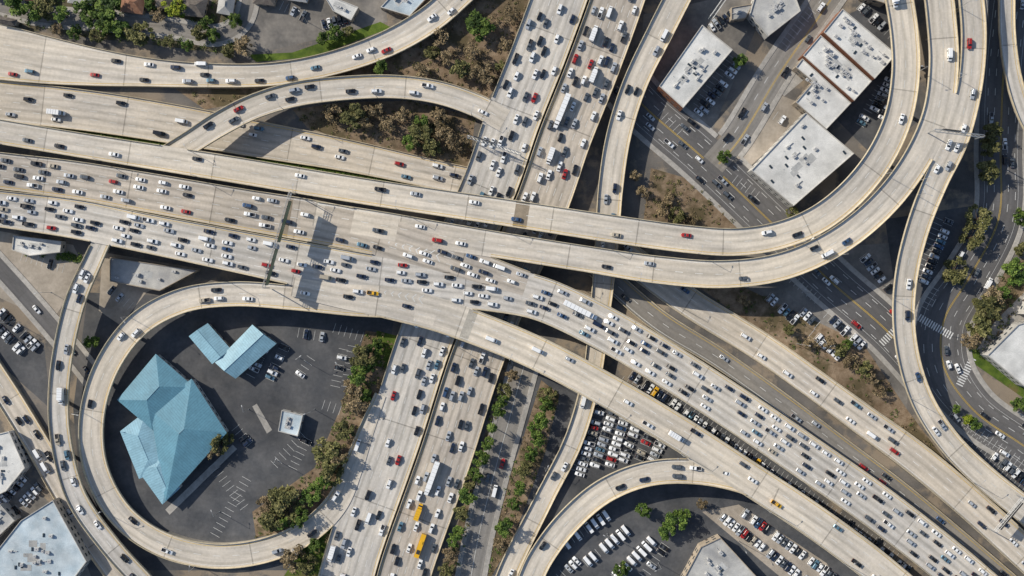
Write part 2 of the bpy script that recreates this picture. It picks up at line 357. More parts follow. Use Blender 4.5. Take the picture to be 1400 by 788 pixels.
def deckpatch(r,px,wpx,mat,f0=-1,f1=1):
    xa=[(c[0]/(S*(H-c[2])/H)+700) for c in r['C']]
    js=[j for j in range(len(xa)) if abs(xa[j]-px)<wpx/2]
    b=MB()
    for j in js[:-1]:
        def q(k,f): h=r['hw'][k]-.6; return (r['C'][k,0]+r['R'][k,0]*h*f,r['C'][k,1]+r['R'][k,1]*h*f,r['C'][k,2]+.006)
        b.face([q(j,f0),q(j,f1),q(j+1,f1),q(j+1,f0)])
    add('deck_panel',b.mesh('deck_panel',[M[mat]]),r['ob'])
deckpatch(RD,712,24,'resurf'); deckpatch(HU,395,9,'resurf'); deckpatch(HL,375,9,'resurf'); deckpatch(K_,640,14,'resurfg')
# gore chevrons (painted on whichever deck is on top there)
def topz(x,y,zmin):
    best=None
    for r in ROADS:
        D=((r['C'][:,:2]-np.array([x,y]))**2).sum(1); j=int(D.argmin())
        if D[j]**.5<r['hw'][j]+.3 and r['C'][j,2]>=zmin: best=r['C'][j,2] if best is None else max(best,r['C'][j,2])
    return best
def chevrons(tip,end,zp,w0,w1,name='gore_chevrons'):
    a=P(*tip,ZL(zp));b=P(*end,ZL(zp)); d=b-a; L=d.length; d/=L; n_=Vector((-d.y,d.x,0)); m=MB(); k=2.0
    while k<L:
        w=(w0+(w1-w0)*k/L)
        for sg in(-1,1):
            c=a+d*k; e=c+n_*sg*w+d*w*.9; q=[c,c+d*.55,e+d*.55,e]; out=[]
            for p in q:
                z=topz(p.x,p.y,ZL(zp)-1.5)
                if z is None: out=None; break
                out.append((p.x,p.y,z+.03))
            if out: m.face(out)
        k+=3.4
    if m.f: add(name,m.mesh(name,[M['white']]))
chevrons((525,330),(598,350),10,.3,2.6); chevrons((500,395),(580,410),10,.3,2.4); chevrons((1292,200),(1262,262),12,.2,1.6); chevrons((820,392),(760,378),10,.2,1.0)

# ---------------------------------------------------------------- ground
gb=MB(); g=3000
gb.face([(-g,-g,0),(g,-g,0),(g,g,0),(-g,g,0)]); add('ground',gb.mesh('ground',[M['ground']]))
patchn=[0]
def patch(name,poly,mat):
    patchn[0]+=1; z=.0012*patchn[0]+.003
    b=MB(); pts=[P(x,y,0) for x,y in poly]
    a=sum(pts[i].x*pts[(i+1)%len(pts)].y-pts[(i+1)%len(pts)].x*pts[i].y for i in range(len(pts)))
    if a<0: pts=pts[::-1]
    b.face([(p.x,p.y,z) for p in pts]); add(name,b.mesh(name,[M[mat]]))
patch('asphalt_lot',[(120,400),(540,420),(520,600),(440,780),(120,780),(100,560)],'lot')
patch('asphalt_lot',[(700,500),(1000,560),(1300,860),(600,860)],'lot')
patch('asphalt_lot',[(980,350),(1250,330),(1240,560),(1120,490)],'lot2')
patch('asphalt_lot',[(1210,300),(1340,280),(1300,420),(1230,440)],'lot')
patch('asphalt_lot',[(1240,540),(1400,620),(1500,760),(1400,720),(1300,640)],'lot')
patch('asphalt_lot',[(880,20),(1060,-20),(960,210),(870,150)],'lot2')
patch('asphalt_lot',[(1080,60),(1240,-20),(1260,160),(1200,220),(1110,130)],'lot')
patch('dusty_lot',[(1035,118),(1092,140),(1100,160),(1025,228),(985,200)],'tan')
patch('dusty_lot',[(-60,305),(100,335),(118,372),(70,440),(-60,380)],'tan')
patch('dusty_lot',[(140,345),(275,368),(200,400),(165,445),(135,425)],'tan')
patch('asphalt_lot',[(-60,400),(60,470),(70,560),(-20,480)],'lot')
patch('asphalt_lot',[(-60,560),(100,720),(150,860),(-60,860)],'lot2')
patch('yard',[(-60,-60),(330,-60),(320,75),(150,55),(-60,30)],'yard')
patch('asphalt_lot',[(340,-60),(520,-60),(530,30),(360,72),(325,60)],'lot2')
patch('dirt',[(380,92),(540,40),(600,0),(640,-60),(760,-60),(690,105),(655,150),(560,108),(420,125),(280,150),(240,122),(360,116)],'dirt')
patch('dirt',[(400,150),(470,140),(560,138),(650,160),(640,240),(500,200),(420,175)],'dirt')
patch('dirt',[(540,215),(625,225),(620,258),(560,250)],'dirt')
patch('grass',[(-60,158),(120,180),(240,196),(240,206),(100,190),(-60,165)],'grass')
patch('grass',[(340,212),(480,236),(560,252),(540,258),(330,222)],'grass')
patch('grass',[(400,72),(520,30),(535,38),(430,78),(350,85),(340,75)],'grass')
patch('dirt',[(500,452),(545,460),(505,600),(470,680),(440,720),(350,735),(345,700),(430,640),(465,560)],'dirt')
patch('grass',[(515,452),(545,460),(535,505),(510,500)],'grass')
patch('grass',[(435,700),(480,680),(440,800),(380,800),(400,770)],'grass')
patch('dirt',[(690,490),(722,500),(690,600),(640,800),(600,800),(650,640)],'dirt')
patch('dirt',[(740,520),(765,540),(745,620),(700,740),(665,800),(680,700),(715,600)],'dirt')
patch('dirt',[(930,375),(1000,385),(1180,470),(1240,560),(1300,640),(1180,555),(1050,460)],'dirt')
patch('dirt',[(890,230),(960,250),(1050,300),(1000,320),(880,300)],'dirt')
patch('dirt',[(1325,370),(1400,355),(1400,400),(1360,480),(1320,480),(1318,440)],'dirt')
patch('grass',[(1310,455),(1345,480),(1400,530),(1400,545),(1335,500)],'grass')
patch('pavement',[(1060,120),(1100,90),(1110,100),(1072,132)],'walk')
patch('pavement',[(1335,478),(1360,440),(1420,380),(1460,560),(1390,525)],'walk')
patch('pavement',[(960,700),(1010,690),(1130,770),(1150,800),(1080,800)],'tan')
patch('pavement',[(345,556),(351,552),(372,588),(365,593)],'walk')
patch('pavement',[(226,697),(318,608),(324,614),(232,704)],'walk')

pk=MB()
def stripes(p,q,length,step=7.4,side=1):
    a=P(*p);b=P(*q);d=b-a;L=d.length;d/=L;nrm=Vector((-d.y,d.x,0))*side
    k=0
    while k*step*S<L:
        c=a+d*(k*step*S); e=c+nrm*length; w=d*.07
        pk.face([(c-w)+Vector((0,0,.075)),(c+w)+Vector((0,0,.075)),(e+w)+Vector((0,0,.075)),(e-w)+Vector((0,0,.075))]); k+=1
ROWS=[
((862,512),(1240,780),.85,'c'),((850,520),(1000,618),.8,'c'),((905,535),(1230,765),.7,'c'),
((803,556),(780,648),.9,'c'),((820,560),(792,650),.9,'c'),((838,562),(812,640),.9,'c'),((855,568),(832,640),.9,'c'),((872,577),(850,632),.9,'c'),((890,588),(872,630),.85,'c'),((906,598),(892,628),.8,'c'),
((985,705),(1110,800),.9,'c'),((1015,700),(1140,790),.85,'c'),
((770,745),(835,700),.8,'v'),((800,770),(855,725),.85,'v'),((840,790),(895,735),.85,'v'),((765,790),(790,765),.8,'c'),((880,788),(910,745),.5,'c'),
((1072,372),(1120,412),.7,'c'),((1050,405),(1090,440),.8,'c'),((1130,430),(1180,475),.7,'c'),((1110,455),(1150,490),.6,'c'),((1180,350),(1215,395),.7,'c'),
((1298,300),(1262,385),.85,'c'),((1285,300),(1252,375),.7,'c'),((1278,395),(1262,425),.7,'c'),
((1012,82),(962,152),.9,'c'),((1000,78),(950,150),.85,'c'),((975,128),(950,160),.8,'c'),((970,40),(1000,20),.5,'c'),
((1228,88),(1195,150),.85,'c'),((1238,108),(1205,165),.8,'c'),((1205,120),(1175,172),.7,'c'),((1110,15),(1070,62),.7,'c'),((1175,8),(1220,50),.7,'c'),
((1300,565),(1420,650),.9,'c'),((1315,590),(1420,672),.85,'c'),((1345,630),(1420,690),.8,'c'),
((0,425),(50,475),.8,'c'),((-10,440),(35,485),.7,'c'),((8,368),(30,392),.5,'c'),((20,700),(60,660),.7,'c'),((0,690),(35,650),.8,'c'),
((366,468),(342,515),.7,'c'),((390,472),(368,520),.5,'c'),((408,455),(448,462),.2,'c'),((470,478),(458,530),.45,'c'),((322,585),(345,612),.35,'c'),((425,490),(405,520),.25,'c'),((420,600),(400,640),.15,'c'),
((385,8),(420,25),.5,'c'),((440,35),(490,22),.5,'c'),((880,330),(870,372),.6,'c'),((1005,245),(1035,268),.5,'c'),((930,180),(900,150),.4,'c'),((30,350),(90,368),.3,'c'),((150,395),(180,420),.3,'c'),((1048,150),(1070,165),.5,'c'),((1095,425),(1120,447),.6,'c'),
]
for p,q,o,kk in ROWS:
    stripes(p,q,2.4,side=1); stripes(p,q,2.4,side=-1)
stripes((300,735),(345,655),5,8); stripes((285,640),(330,700),5,8); stripes((455,455),(500,470),5,8); stripes((480,530),(490,470),5,8); stripes((440,560),(470,570),5,8); stripes((380,640),(420,600),5,8)
for p,q in (((1253,432),(1305,462)),((1330,490),(1310,530)),((1205,470),(1235,440))):
    a=P(*p);b=P(*q);d=(b-a).normalized();n_=Vector((-d.y,d.x,0))
    for k in range(int((b-a).length/1.3)):
        c=a+d*(k*1.3); up=Vector((0,0,.10))
        pk.face([c-n_*1.8+up,c+d*.6-n_*1.8+up,c+d*.6+n_*1.8+up,c+n_*1.8+up])
add('parking_bay_markings',pk.mesh('parking_bay_markings',[M['white']]))

# ---------------------------------------------------------------- vehicles
glass=flat('car_glass',(.015,.022,.032),.08); tyre=flat('tyre_rubber',(.02,.02,.02),.8); hl=flat('headlight',(.75,.75,.72),.2); tl=flat('taillight',(.35,.01,.01),.3)
PAINT={'white':(.84,.85,.86),'silver':(.48,.51,.55),'black':(.012,.013,.017),'grey':(.11,.125,.145),'red':(.36,.02,.018),'blue':(.05,.10,.20),'navy':(.015,.025,.055),'teal':(.12,.23,.31),'beige':(.42,.37,.29),'yellow':(.75,.42,.02),'orange':(.7,.28,.02)}
PM={k:flat('paint_'+k,c,.28,.25 if k in('silver','grey','blue','teal') else 0,.5,.6) for k,c in PAINT.items()}
def ring(x,w,zb,zt,zm,win=.9): return [(x,-w*.94,zb),(x,w*.94,zb),(x,w,zm),(x,w*win,zt),(x,-w*win,zt),(x,-w,zm)]
def wheels(b,xs,w,r=.33):
    for x in xs:
        for sg in (-1,1): b.cyl((x,sg*(w-.2),r),(x,sg*(w+.01),r),r,r,10,2)
def cabin(b,x0,x1,t0,t1,w0,w1,z0,z1):
    B=[(x0,-w0,z0),(x1,-w0,z0),(x1,w0,z0),(x0,w0,z0)]; T=[(t0,-w1,z1),(t1,-w1,z1),(t1,w1,z1),(t0,w1,z1)]
    for i in range(4):
        j=(i+1)%4; b.face([B[i],B[j],T[j],T[i]],1)
    o=.03
    b.loft([[(t0-o,-w1-o,z1-.02),(t1+o,-w1-o,z1-.02),(t1+o,w1+o,z1-.02),(t0-o,w1+o,z1-.02)],[(t0+.1,-w1+.06,z1+.05),(t1-.12,-w1+.06,z1+.05),(t1-.12,w1-.06,z1+.05),(t0+.1,w1-.06,z1+.05)]],0)
    for sg in (-1,1):
        for (bx,tx) in ((x0+.03,t0+.03),(x1-.03,t1-.03),((x0+x1)/2-.05,(t0+t1)/2)):
            b.loft([[(bx-.06,sg*(w0+.012),z0),(bx+.06,sg*(w0+.012),z0),(bx+.06,sg*(w0-.05),z0),(bx-.06,sg*(w0-.05),z0)],[(tx-.05,sg*(w1+.012),z1),(tx+.05,sg*(w1+.012),z1),(tx+.05,sg*(w1-.05),z1),(tx-.05,sg*(w1-.05),z1)]],0)
def lights(b,xf,xr,w,z):
    for sg in (-1,1):
        b.box((xf,sg*(w-.28),z),(.22,.34,.14),3); b.box((xr,sg*(w-.25),z+.08),(.14,.34,.16),4)
def mk(kind):
    b=MB()
    if kind in('sedan','hatch'):
        st=[(-2.38,.74,.74),(-2.2,.87,.9),(-1.3,.91,.94),(0,.92,.93),(1.0,.92,.93),(1.9,.88,.82),(2.28,.76,.68),(2.38,.62,.56)]
        if kind=='hatch': st=[(x*.9,w*.97,z+.04) for x,w,z in st]
        b.loft([ring(x,w,.24,z,z-.28) for x,w,z in st],0)
        if kind=='sedan': cabin(b,-1.75,1.05,-1.02,.22,.80,.62,.92,1.42)
        else: cabin(b,-1.95,.95,-1.6,.2,.78,.62,.95,1.48)
        wheels(b,(-1.42 if kind=='sedan' else -1.3,1.45 if kind=='sedan' else 1.3),.9,.32); lights(b,2.22 if kind=='sedan' else 2.0,-2.3 if kind=='sedan' else -2.06,.86,.64)
        for sg in(-1,1): b.box((.75,sg*.98,.98),(.2,.16,.13),0)
    elif kind=='suv':
        st=[(-2.4,.86,.98),(-2.25,.93,1.08),(-1.0,.96,1.08),(1.1,.96,1.06),(2.0,.93,.98),(2.35,.82,.85),(2.45,.7,.7)]
        b.loft([ring(x,w,.28,z,z-.32) for x,w,z in st],0)
        cabin(b,-2.3,1.15,-2.0,.42,.86,.70,1.06,1.72)
        for sg in(-1,1):
            b.box((-.8,sg*.55,1.79),(2.0,.05,.05),5); b.box((.85,sg*1.04,1.12),(.2,.18,.15),0)
        wheels(b,(-1.45,1.5),.95,.38); lights(b,2.36,-2.36,.92,.78)
    elif kind=='pickup':
        st=[(-2.8,.92,.72),(-.6,.96,.74),(-.5,.97,1.08),(1.3,.97,1.06),(2.4,.94,.98),(2.75,.84,.85),(2.85,.7,.7)]
        b.loft([ring(x,w,.3,z,z-.25) for x,w,z in st],0)
        for sg in(-1,1): b.box((-1.7,sg*.88,.9),(2.3,.12,.42),0)
        b.box((-2.76,0,.9),(.1,1.7,.42),0); b.box((-1.68,0,.76),(2.1,1.6,.05),5)
        cabin(b,-.55,1.35,-.35,.7,.86,.70,1.06,1.72)
        wheels(b,(-1.75,1.8),.95,.4); lights(b,2.76,-2.8,.92,.8)
    elif kind=='van':
        st=[(-2.9,.94,1.98),(-2.8,.98,2.1),(1.2,.98,2.1),(1.7,.97,1.9),(2.35,.95,1.15),(2.85,.88,.95),(2.95,.8,.6)]
        b.loft([ring(x,w,.3,z,z*.6,.88) for x,w,z in st],0)
        b.face([(1.81,-.82,1.86),(2.31,-.82,1.29),(2.31,.82,1.29),(1.81,.82,1.86)],1)
        for sg in(-1,1): b.box((1.2,sg*.95,1.5),(.9,.06,.5),1); b.box((-1.2,sg*.94,1.5),(2.6,.06,.45),1); b.box((1.9,sg*1.08,1.35),(.15,.2,.25),5)
        wheels(b,(-1.8,1.8),.97,.38); lights(b,2.88,-2.86,.9,.85)
    elif kind=='truck':
        b.box((-1.2,0,.75),(6.8,1.0,.3),5); b.box((-1.5,0,2.2),(5.9,2.45,2.5),0,0,.995)
        b.loft([ring(x,w,.5,z,z*.6,.92) for x,w,z in [(1.55,1.05,2.3),(2.3,1.05,2.35),(2.9,1.02,1.5),(3.6,.95,1.3),(3.7,.9,.9)]],0)
        b.face([(2.4,-.88,2.3),(2.93,-.88,1.57),(2.93,.88,1.57),(2.4,.88,2.3)],1)
        for sg in(-1,1): b.box((2.1,sg*1.04,1.8),(.7,.06,.5),1)
        wheels(b,(-3,-2.1,2.6),1.1,.48); lights(b,3.62,-4.45,1.05,.95)
        for x in(-3.6,-2.4,-1.2,0): b.box((x,0,3.47),(.05,2.3,.04),5)
    elif kind=='semi':
        b.box((-2.5,0,2.45),(14,2.55,2.8),0,0,.997); b.box((-1.5,0,.95),(16,1.1,.25),5)
        b.loft([ring(x,w,.6,z,z*.6,.9) for x,w,z in [(4.8,1.2,3.2),(6.1,1.2,3.1),(6.5,1.15,2.2),(7.9,1.0,1.9),(8.1,.9,1.0)]],0)
        b.face([(6.16,-1.0,3.06),(6.54,-1.0,2.28),(6.54,1.0,2.28),(6.16,1.0,3.06)],1)
        wheels(b,(-8.3,-7.1,4.0,5.1,7.2),1.22,.5); lights(b,8.02,-9.5,1.1,1.1)
        for x in range(-8,4,2): b.box((x,0,3.87),(.05,2.4,.04),5)
    elif kind=='bus':
        b.loft([ring(x,w,.35,z,z*.5,.93) for x,w,z in [(-6,1.2,2.9),(-5.9,1.28,3.1),(5.7,1.28,3.1),(6.05,1.2,2.7),(6.1,1.15,1.0)]],0)
        for sg in(-1,1):
            for k in range(8): b.box((-5+k*1.35,sg*1.24,2.1),(1.15,.08,.8),1)
        b.box((5.98,0,2.0),(.2,2.2,1.1),1); b.box((-3,0,3.2),(2.2,1.6,.28),5,0,.9); b.box((2,0,3.2),(1.6,1.4,.25),0,0,.9)
        wheels(b,(-3.6,3.9),1.24,.5); lights(b,6.05,-6.0,1.1,.9)
    return b
KL={'sedan':4.8,'hatch':4.3,'suv':4.9,'pickup':5.7,'van':5.9,'truck':8.3,'semi':18,'bus':12.2}
KM={}
for k in KL:
    base=mk(k)
    for c in PAINT:
        if k in('truck','semi') and c not in('white','beige','silver','yellow'): continue
        if k=='bus' and c not in('white','orange','yellow'): continue
        KM[k,c]=base.mesh(k+'_'+c,[PM[c],glass,tyre,hl,tl,M['dark']])
NM={'sedan':'car','hatch':'hatchback_car','suv':'suv_car','pickup':'pickup_truck','van':'van','truck':'box_truck','semi':'semi_trailer_truck','bus':'bus'}
grid={}
def occupied(x,y,z,ux,uy,L):
    gx,gy=int(x//12),int(y//12)
    for i in(-1,0,1):
        for j in(-1,0,1):
            for (a,b,c,l2,vx,vy) in grid.get((gx+i,gy+j),()):
                if abs(c-z)>3: continue
                dx,dy=a-x,b-y; lo=abs(dx*ux+dy*uy); la=abs(-dx*uy+dy*ux)
                al=abs(ux*vx+uy*vy)
                if al>.7:
                    if lo<(L+l2)/2+.7 and la<2.25: return True
                elif (lo*lo+la*la)**.5<4.3: return True
    return False
cc=['white']*40+['silver']*18+['black']*22+['grey']*11+['red']*3+['blue']*2+['navy']*7+['teal']*3+['beige']*2
kc=['sedan']*44+['suv']*28+['hatch']*14+['pickup']*9+['van']*5
def place(x,y,z,T,kind=None,colr=None,parked=False,force=False):
    kind=kind or random.choice(kc); colr=colr or (random.choice(cc) if random.random()>.004 else 'yellow')
    if kind in('van',) and random.random()<.75: colr='white'
    if kind in('truck','semi') : colr=colr if (kind,colr) in KM else 'white'
    if kind=='bus' and (kind,colr) not in KM: colr='white'
    T=Vector(T).normalized(); h=math.hypot(T.x,T.y); ux,uy=T.x/h,T.y/h
    if not force and occupied(x,y,z,ux,uy,KL[kind]): return None
    grid.setdefault((int(x//12),int(y//12)),[]).append((x,y,z,KL[kind],ux,uy))
    o=bpy.data.objects.new(('parked_' if parked else '')+NM[kind],KM[kind,colr]); col.objects.link(o)
    yv=Vector((-uy,ux,0)); zv=T.cross(yv)
    m=Matrix((T,yv,zv)).transposed().to_4x4(); m.translation=Vector((x,y,z))
    if kind in('sedan','suv','hatch'): 
        f=random.uniform(.98,1.08); m=m@Matrix.Diagonal((f,f,f,1))
    o.matrix_world=m
    return o
def on_road(r,px,py,kind,colr):
    p=P(px,py,r['C'][:,2].mean())
    D=((r['C'][:,:2]-np.array([p.x,p.y]))**2).sum(1); j=int(D.argmin())
    p=P(px,py,r['C'][j,2]); D=((r['C'][:,:2]-np.array([p.x,p.y]))**2).sum(1); j=int(D.argmin())
    place(p.x,p.y,r['C'][j,2]+.005,r['T'][j]*r['sgn'],kind,colr)
RB,RA=ROADS[6],ROADS[7]; RF=ROADS[18]
for a in [(NSL,590,655,'semi','white'),(NSR,575,745,'bus','yellow'),(NSR,573,698,'truck','yellow'),(NSL,767,155,'semi','white'),(NSL,752,215,'truck','white'),
 (HL,795,425,'semi','white'),(K_,925,597,'truck','white'),(K_,1061,689,'pickup','yellow'),(K_,735,479,'van','white'),(K_,672,464,'van','white'),(RB,80,155,'truck','white'),
 (RA,275,88,'van','white'),(RD,938,322,'sedan','red'),(RD,1232,163,'sedan','white'),(RA,18,102,'sedan','red'),(RD,1048,318,'suv','white'),(RA,130,103,'sedan','red')]:
    on_road(*a)
for r in ROADS:
    if not r['head']: continue
    s=r['s']; nl=r['nl']; sh=r['sh']
    for k in range(nl):
        t=random.uniform(0,r['head'])
        pos=[]
        while t<s[-1]-3:
            pos.append(t); t+=max(7.2,6.6+random.expovariate(1/max(1.,r['head']-6.6)))
        if not pos: continue
        ts=np.array(pos); hwt=np.interp(ts,s,r['hw']); off=-(hwt-sh)+2*(hwt-sh)*(k+.5)/nl+np.random.uniform(-.35,.35,len(ts))
        q=np.array([pat(r,a,o) for a,o in zip(ts,off)])
        mk_=inside(q,q[:,2],r,-.8,-.3,1.6,only_higher=True)
        for a,p,bad in zip(ts,q,mk_):
            if bad or abs(p[0])>330 or abs(p[1])>215: continue
            j=min(len(s)-1,int(a/s[-1]*(len(s)-1)))
            sg=r['sgn']
            if r['street'] and nl>1: sg=1 if k>=nl/2 else -1
            kind=None
            if random.random()<.012: kind='truck'
            place(p[0],p[1],p[2]+.003,r['T'][j]*sg,kind)
park=[]
for p,q,o,kk in ROWS:
    a=P(*p);b=P(*q);d=b-a;L=d.length;d/=L;nr=Vector((-d.y,d.x,0)); k=0
    stp=(7.4 if kk=='c' else 9.5)*S
    while k*stp<L-1:
        c=a+d*((k+.5)*stp); k+=1
        if random.random()>o: continue
        park.append((c.x+random.uniform(-.1,.1),c.y,nr*random.choice((-1,1))+d*random.uniform(-.03,.03),kk))
pa=np.array([(a[0],a[1]) for a in park])
bad=inside(pa,np.zeros(len(pa)),None,-2.2,-1,3.8)
for a,bd in zip(park,bad):
    if bd: continue
    x,y=a[0],a[1]
    T=Vector(a[2]).normalized(); ok=True
    for i in(-1,0,1):
        for j in(-1,0,1):
            for g_ in grid.get((int(x//12)+i,int(y//12)+j),()):
                if g_[2]>3: continue
                dx,dy=g_[0]-x,g_[1]-y; lo=abs(dx*T.x+dy*T.y); la=abs(-dx*T.y+dy*T.x)
                if la<2.1 and lo<5.0: ok=False
                if abs(T.x*g_[4]+T.y*g_[5])<.7 and math.hypot(dx,dy)<4.2: ok=False
    if ok: place(x,y,.08,T,'van' if a[3]=='v' else random.choice(['sedan','suv','hatch','sedan','suv','pickup']),'white' if a[3]=='v' else None,True,True)
print('total',sum(len(v) for v in grid.values()))

# ---------------------------------------------------------------- buildings
BF=[]
def ccw(pts):
    a=sum(pts[i].x*pts[(i+1)%len(pts)].y-pts[(i+1)%len(pts)].x*pts[i].y for i in range(len(pts)))
    return pts if a>0 else pts[::-1]
def inset(pts,d):
    n=len(pts); out=[]
    for i in range(n):
        p0,p1,p2=pts[i-1],pts[i],pts[(i+1)%n]
        e1=(p1-p0).normalized();e2=(p2-p1).normalized()
        n1=Vector((-e1.y,e1.x,0));n2=Vector((-e2.y,e2.x,0)); m=(n1+n2); m/=max(.3,1+n1.dot(n2)); out.append(p1+m*d)
    return out
def at(p,z): return Vector((p.x,p.y,z))
def walls_parts(par,pts,h,wall):
    n=len(pts); w=MB(); win=MB(); dr=MB()
    for i in range(n):
        a,b=pts[i],pts[(i+1)%n]
        w.face([at(a,-.05),at(b,-.05),at(b,h),at(a,h)])
        e=b-a; L=e.length
        if L<4: continue
        e/=L; o=Vector((e.y,-e.x,0))*.03
        k=2.0; m=0
        while k<L-2.5:
            for zz in ([1.1] if h<7 else [1.1,4.3]):
                p=a+e*k+o; q=a+e*(k+1.8)+o
                if m==1 and zz<2: dr.face([at(p,.05),at(a+e*(k+1.2)+o,.05),at(a+e*(k+1.2)+o,2.2),at(p,2.2)])
                else: win.face([at(p,zz),at(q,zz),at(q,zz+1.4),at(p,zz+1.4)])
            k+=3.6; m+=1
    add('walls',w.mesh('walls',[M[wall]]),par); add('windows',win.mesh('windows',[M['glassw']]),par); add('door',dr.mesh('door',[M['door']]),par)
def building(name,poly,h,roof='roofw',wall='wallt',units=6,skylights=0,patches=3):
    pts=ccw([P(x,y,h) for x,y in poly]); pts=[at(p,0) for p in pts]; BF.append(pts)
    par=bpy.data.objects.new(name,None); col.objects.link(par)
    walls_parts(par,pts,h,wall)
    inn=inset(pts,.35); n=len(pts)
    rf=MB(); rf.face([at(p,h-.5) for p in inn]); add('roof',rf.mesh('roof',[M[roof]]),par)
    pp=MB()
    for i in range(n):
        j=(i+1)%n
        pp.face([at(pts[i],h),at(pts[j],h),at(inn[j],h),at(inn[i],h)]); pp.face([at(inn[i],h),at(inn[j],h),at(inn[j],h-.5),at(inn[i],h-.5)])
    add('parapet',pp.mesh('parapet',[M['wallw'] if roof!='roofg' else M[wall]]),par)
    e=max(((pts[(i+1)%n]-pts[i]) for i in range(n)),key=lambda v:v.length).normalized(); ang=math.atan2(e.y,e.x)
    ub=MB(); sp=inset(pts,2.4)
    def rnd(pw=.8):
        ws=[random.random()**pw for _ in sp]; sw=sum(ws); return sum((p*w for p,w in zip(sp,ws)),Vector())/sw
    for k in range(patches):
        c=rnd(); ub.box((c.x,c.y,h-.49+.004*k),(random.uniform(2,6),random.uniform(1.2,3.5),.012),3,ang)
    for k in range(units+skylights):
        c=rnd(2.2)
        if k<units:
            a=random.uniform(.9,2.2); b=random.uniform(.8,1.6); hh=random.uniform(.6,1.3)
            ub.box((c.x,c.y,h-.5+hh/2+.12),(a,b,hh),0,ang,.94); ub.cyl((c.x,c.y,h-.4+hh),(c.x,c.y,h-.33+hh),.22,.22,8,1)
            if k%3==0: ub.box((c.x+2*e.x,c.y+2*e.y,h-.25),(2.6,.3,.3),0,ang)
            ub.box((c.x,c.y,h-.45),(a+.2,b+.2,.12),0,ang)
        else:
            ub.box((c.x,c.y,h-.37),(1.0,2.0,.3),2,ang,.85)
    for k in range(2+units//2):
        c=rnd(1.5); ub.cyl((c.x,c.y,h-.51),(c.x,c.y,h+.0),.1,.1,6,0)
    add('rooftop_units',ub.mesh('rooftop_units',[M['hvac'],M['dark'],M['glassw'],M['patchg']]),par)
    return par
def hip(name,poly,h,rise,roof='blue',wall='wallw',gable=False,parent=None,over=.5):
    pts=ccw([at(P(x,y,h),0) for x,y in poly]); BF.append(pts)
    if (pts[1]-pts[0]).length<(pts[2]-pts[1]).length: pts=pts[1:]+pts[:1]
    if parent is None:
        parent=bpy.data.objects.new(name,None); col.objects.link(parent)
    walls_parts(parent,inset(pts,over),h+.05,wall)
    a,b,c,d=pts; m0=(a+d)/2; m1=(b+c)/2; ax=(m1-m0).normalized(); hwid=(d-a).length/2
    i=.0 if gable else min(hwid*.9,(m1-m0).length*.45)
    r0=at(m0+ax*i,h+rise); r1=at(m1-ax*i,h+rise)
    rb=MB()
    A,B,C_,D=[at(p,h) for p in pts]
    def uvf(f,dirv): return [(v.dot(dirv),0) for v in f]
    ay=Vector((-ax.y,ax.x,0))
    for f,dv in (([A,B,r1,r0],ax),([C_,D,r0,r1],ax),([B,C_,r1],ay),([D,A,r0],ay)): rb.face(f,0,uvf(f,dv))
    rb.face([at(p,h-.15) for p in (A,D,C_,B)],1)
    for p,q in ((A,B),(B,C_),(C_,D),(D,A)): rb.face([at(p,h-.15),at(q,h-.15),at(q,h),at(p,h)],1)
    rb.cyl(r0,r1,.14,.14,6,0)
    add('roof',rb.mesh('roof',[M[roof],M['hvac']]),parent); return parent
building('warehouse_building',[(960,34),(1002,68),(934,148),(901,118)],10,'roofw','wallb',12,4,6)
building('warehouse_building',[(1102,154),(1168,210),(1085,282),(1027,233)],9,'roofw','wallw',7,8,6)
building('brick_building',[(1152,12),(1226,74),(1196,108),(1126,44)],11,'roofw','wallb',20,3,6)
building('brick_building',[(1122,48),(1192,111),(1168,138),(1098,76)],9.5,'roofw','wallb',18,2,5)
building('commercial_building',[(1097,80),(1164,141),(1130,177),(1088,140),(1112,112),(1088,92)],7.5,'roofw','wallt',10,3)
building('commercial_building',[(1035,-15),(1080,-25),(1095,15),(1050,50),(1025,20)],7,'roofg','wallw',5)
building('commercial_building',[(1185,-40),(1215,-30),(1210,5),(1180,-5)],7,'roofg','wallt',3)
building('commercial_building',[(548,-20),(590,-10),(560,22),(520,10)],5,'roofb','wallt',4)
building('commercial_building',[(440,-10),(490,10),(480,28),(455,15)],5,'roofw','wallt',3)
building('commercial_building',[(18,322),(84,330),(82,345),(40,350),(16,342)],5,'roofw','wallw',5)
building('commercial_building',[(150,352),(270,370),(218,398),(150,385)],4.5,'roofg','wallt',6)
building('warehouse_building',[(28,712),(72,684),(118,768),(80,820),(-20,820),(-10,760)],8,'roofb','wallw',12,6,8)
building('warehouse_building',[(-30,600),(12,590),(34,640),(8,672),(-30,690)],7,'roofw','wallw',7,2)
building('warehouse_building',[(-30,700),(0,690),(20,712),(-30,760)],7,'roofg','wallw',3,2)
building('warehouse_building',[(958,748),(985,735),(1045,800),(985,830),(930,800)],7,'roofg','wallt',7,2,5)
building('commercial_building',[(1000,10),(1030,5),(1020,25),(1000,28)],5,'roofg','wallt',2)
building('showroom_building',[(1350,486),(1392,444),(1440,430),(1480,440),(1480,560),(1400,528)],8,'roofw','wallw',7,3,5)
building('showroom_building',[(1405,430),(1420,395),(1480,380),(1480,432),(1440,426)],10,'roofw','wallw',5,2,3)
b1=hip('hall_with_blue_roof',[(205,560),(262,518),(310,592),(226,686)],6,3.0,'blue')
hip('hall_with_blue_roof',[(160,547),(213,484),(266,530),(208,588)],5.6,2.6,'blue',parent=b1)
hip('hall_with_blue_roof',[(164,590),(200,562),(234,640),(190,655)],5.2,1.3,'bluel',parent=b1)
hip('hall_with_blue_roof',[(186,640),(232,610),(246,668),(222,690)],5.3,1.1,'bluel',parent=b1)
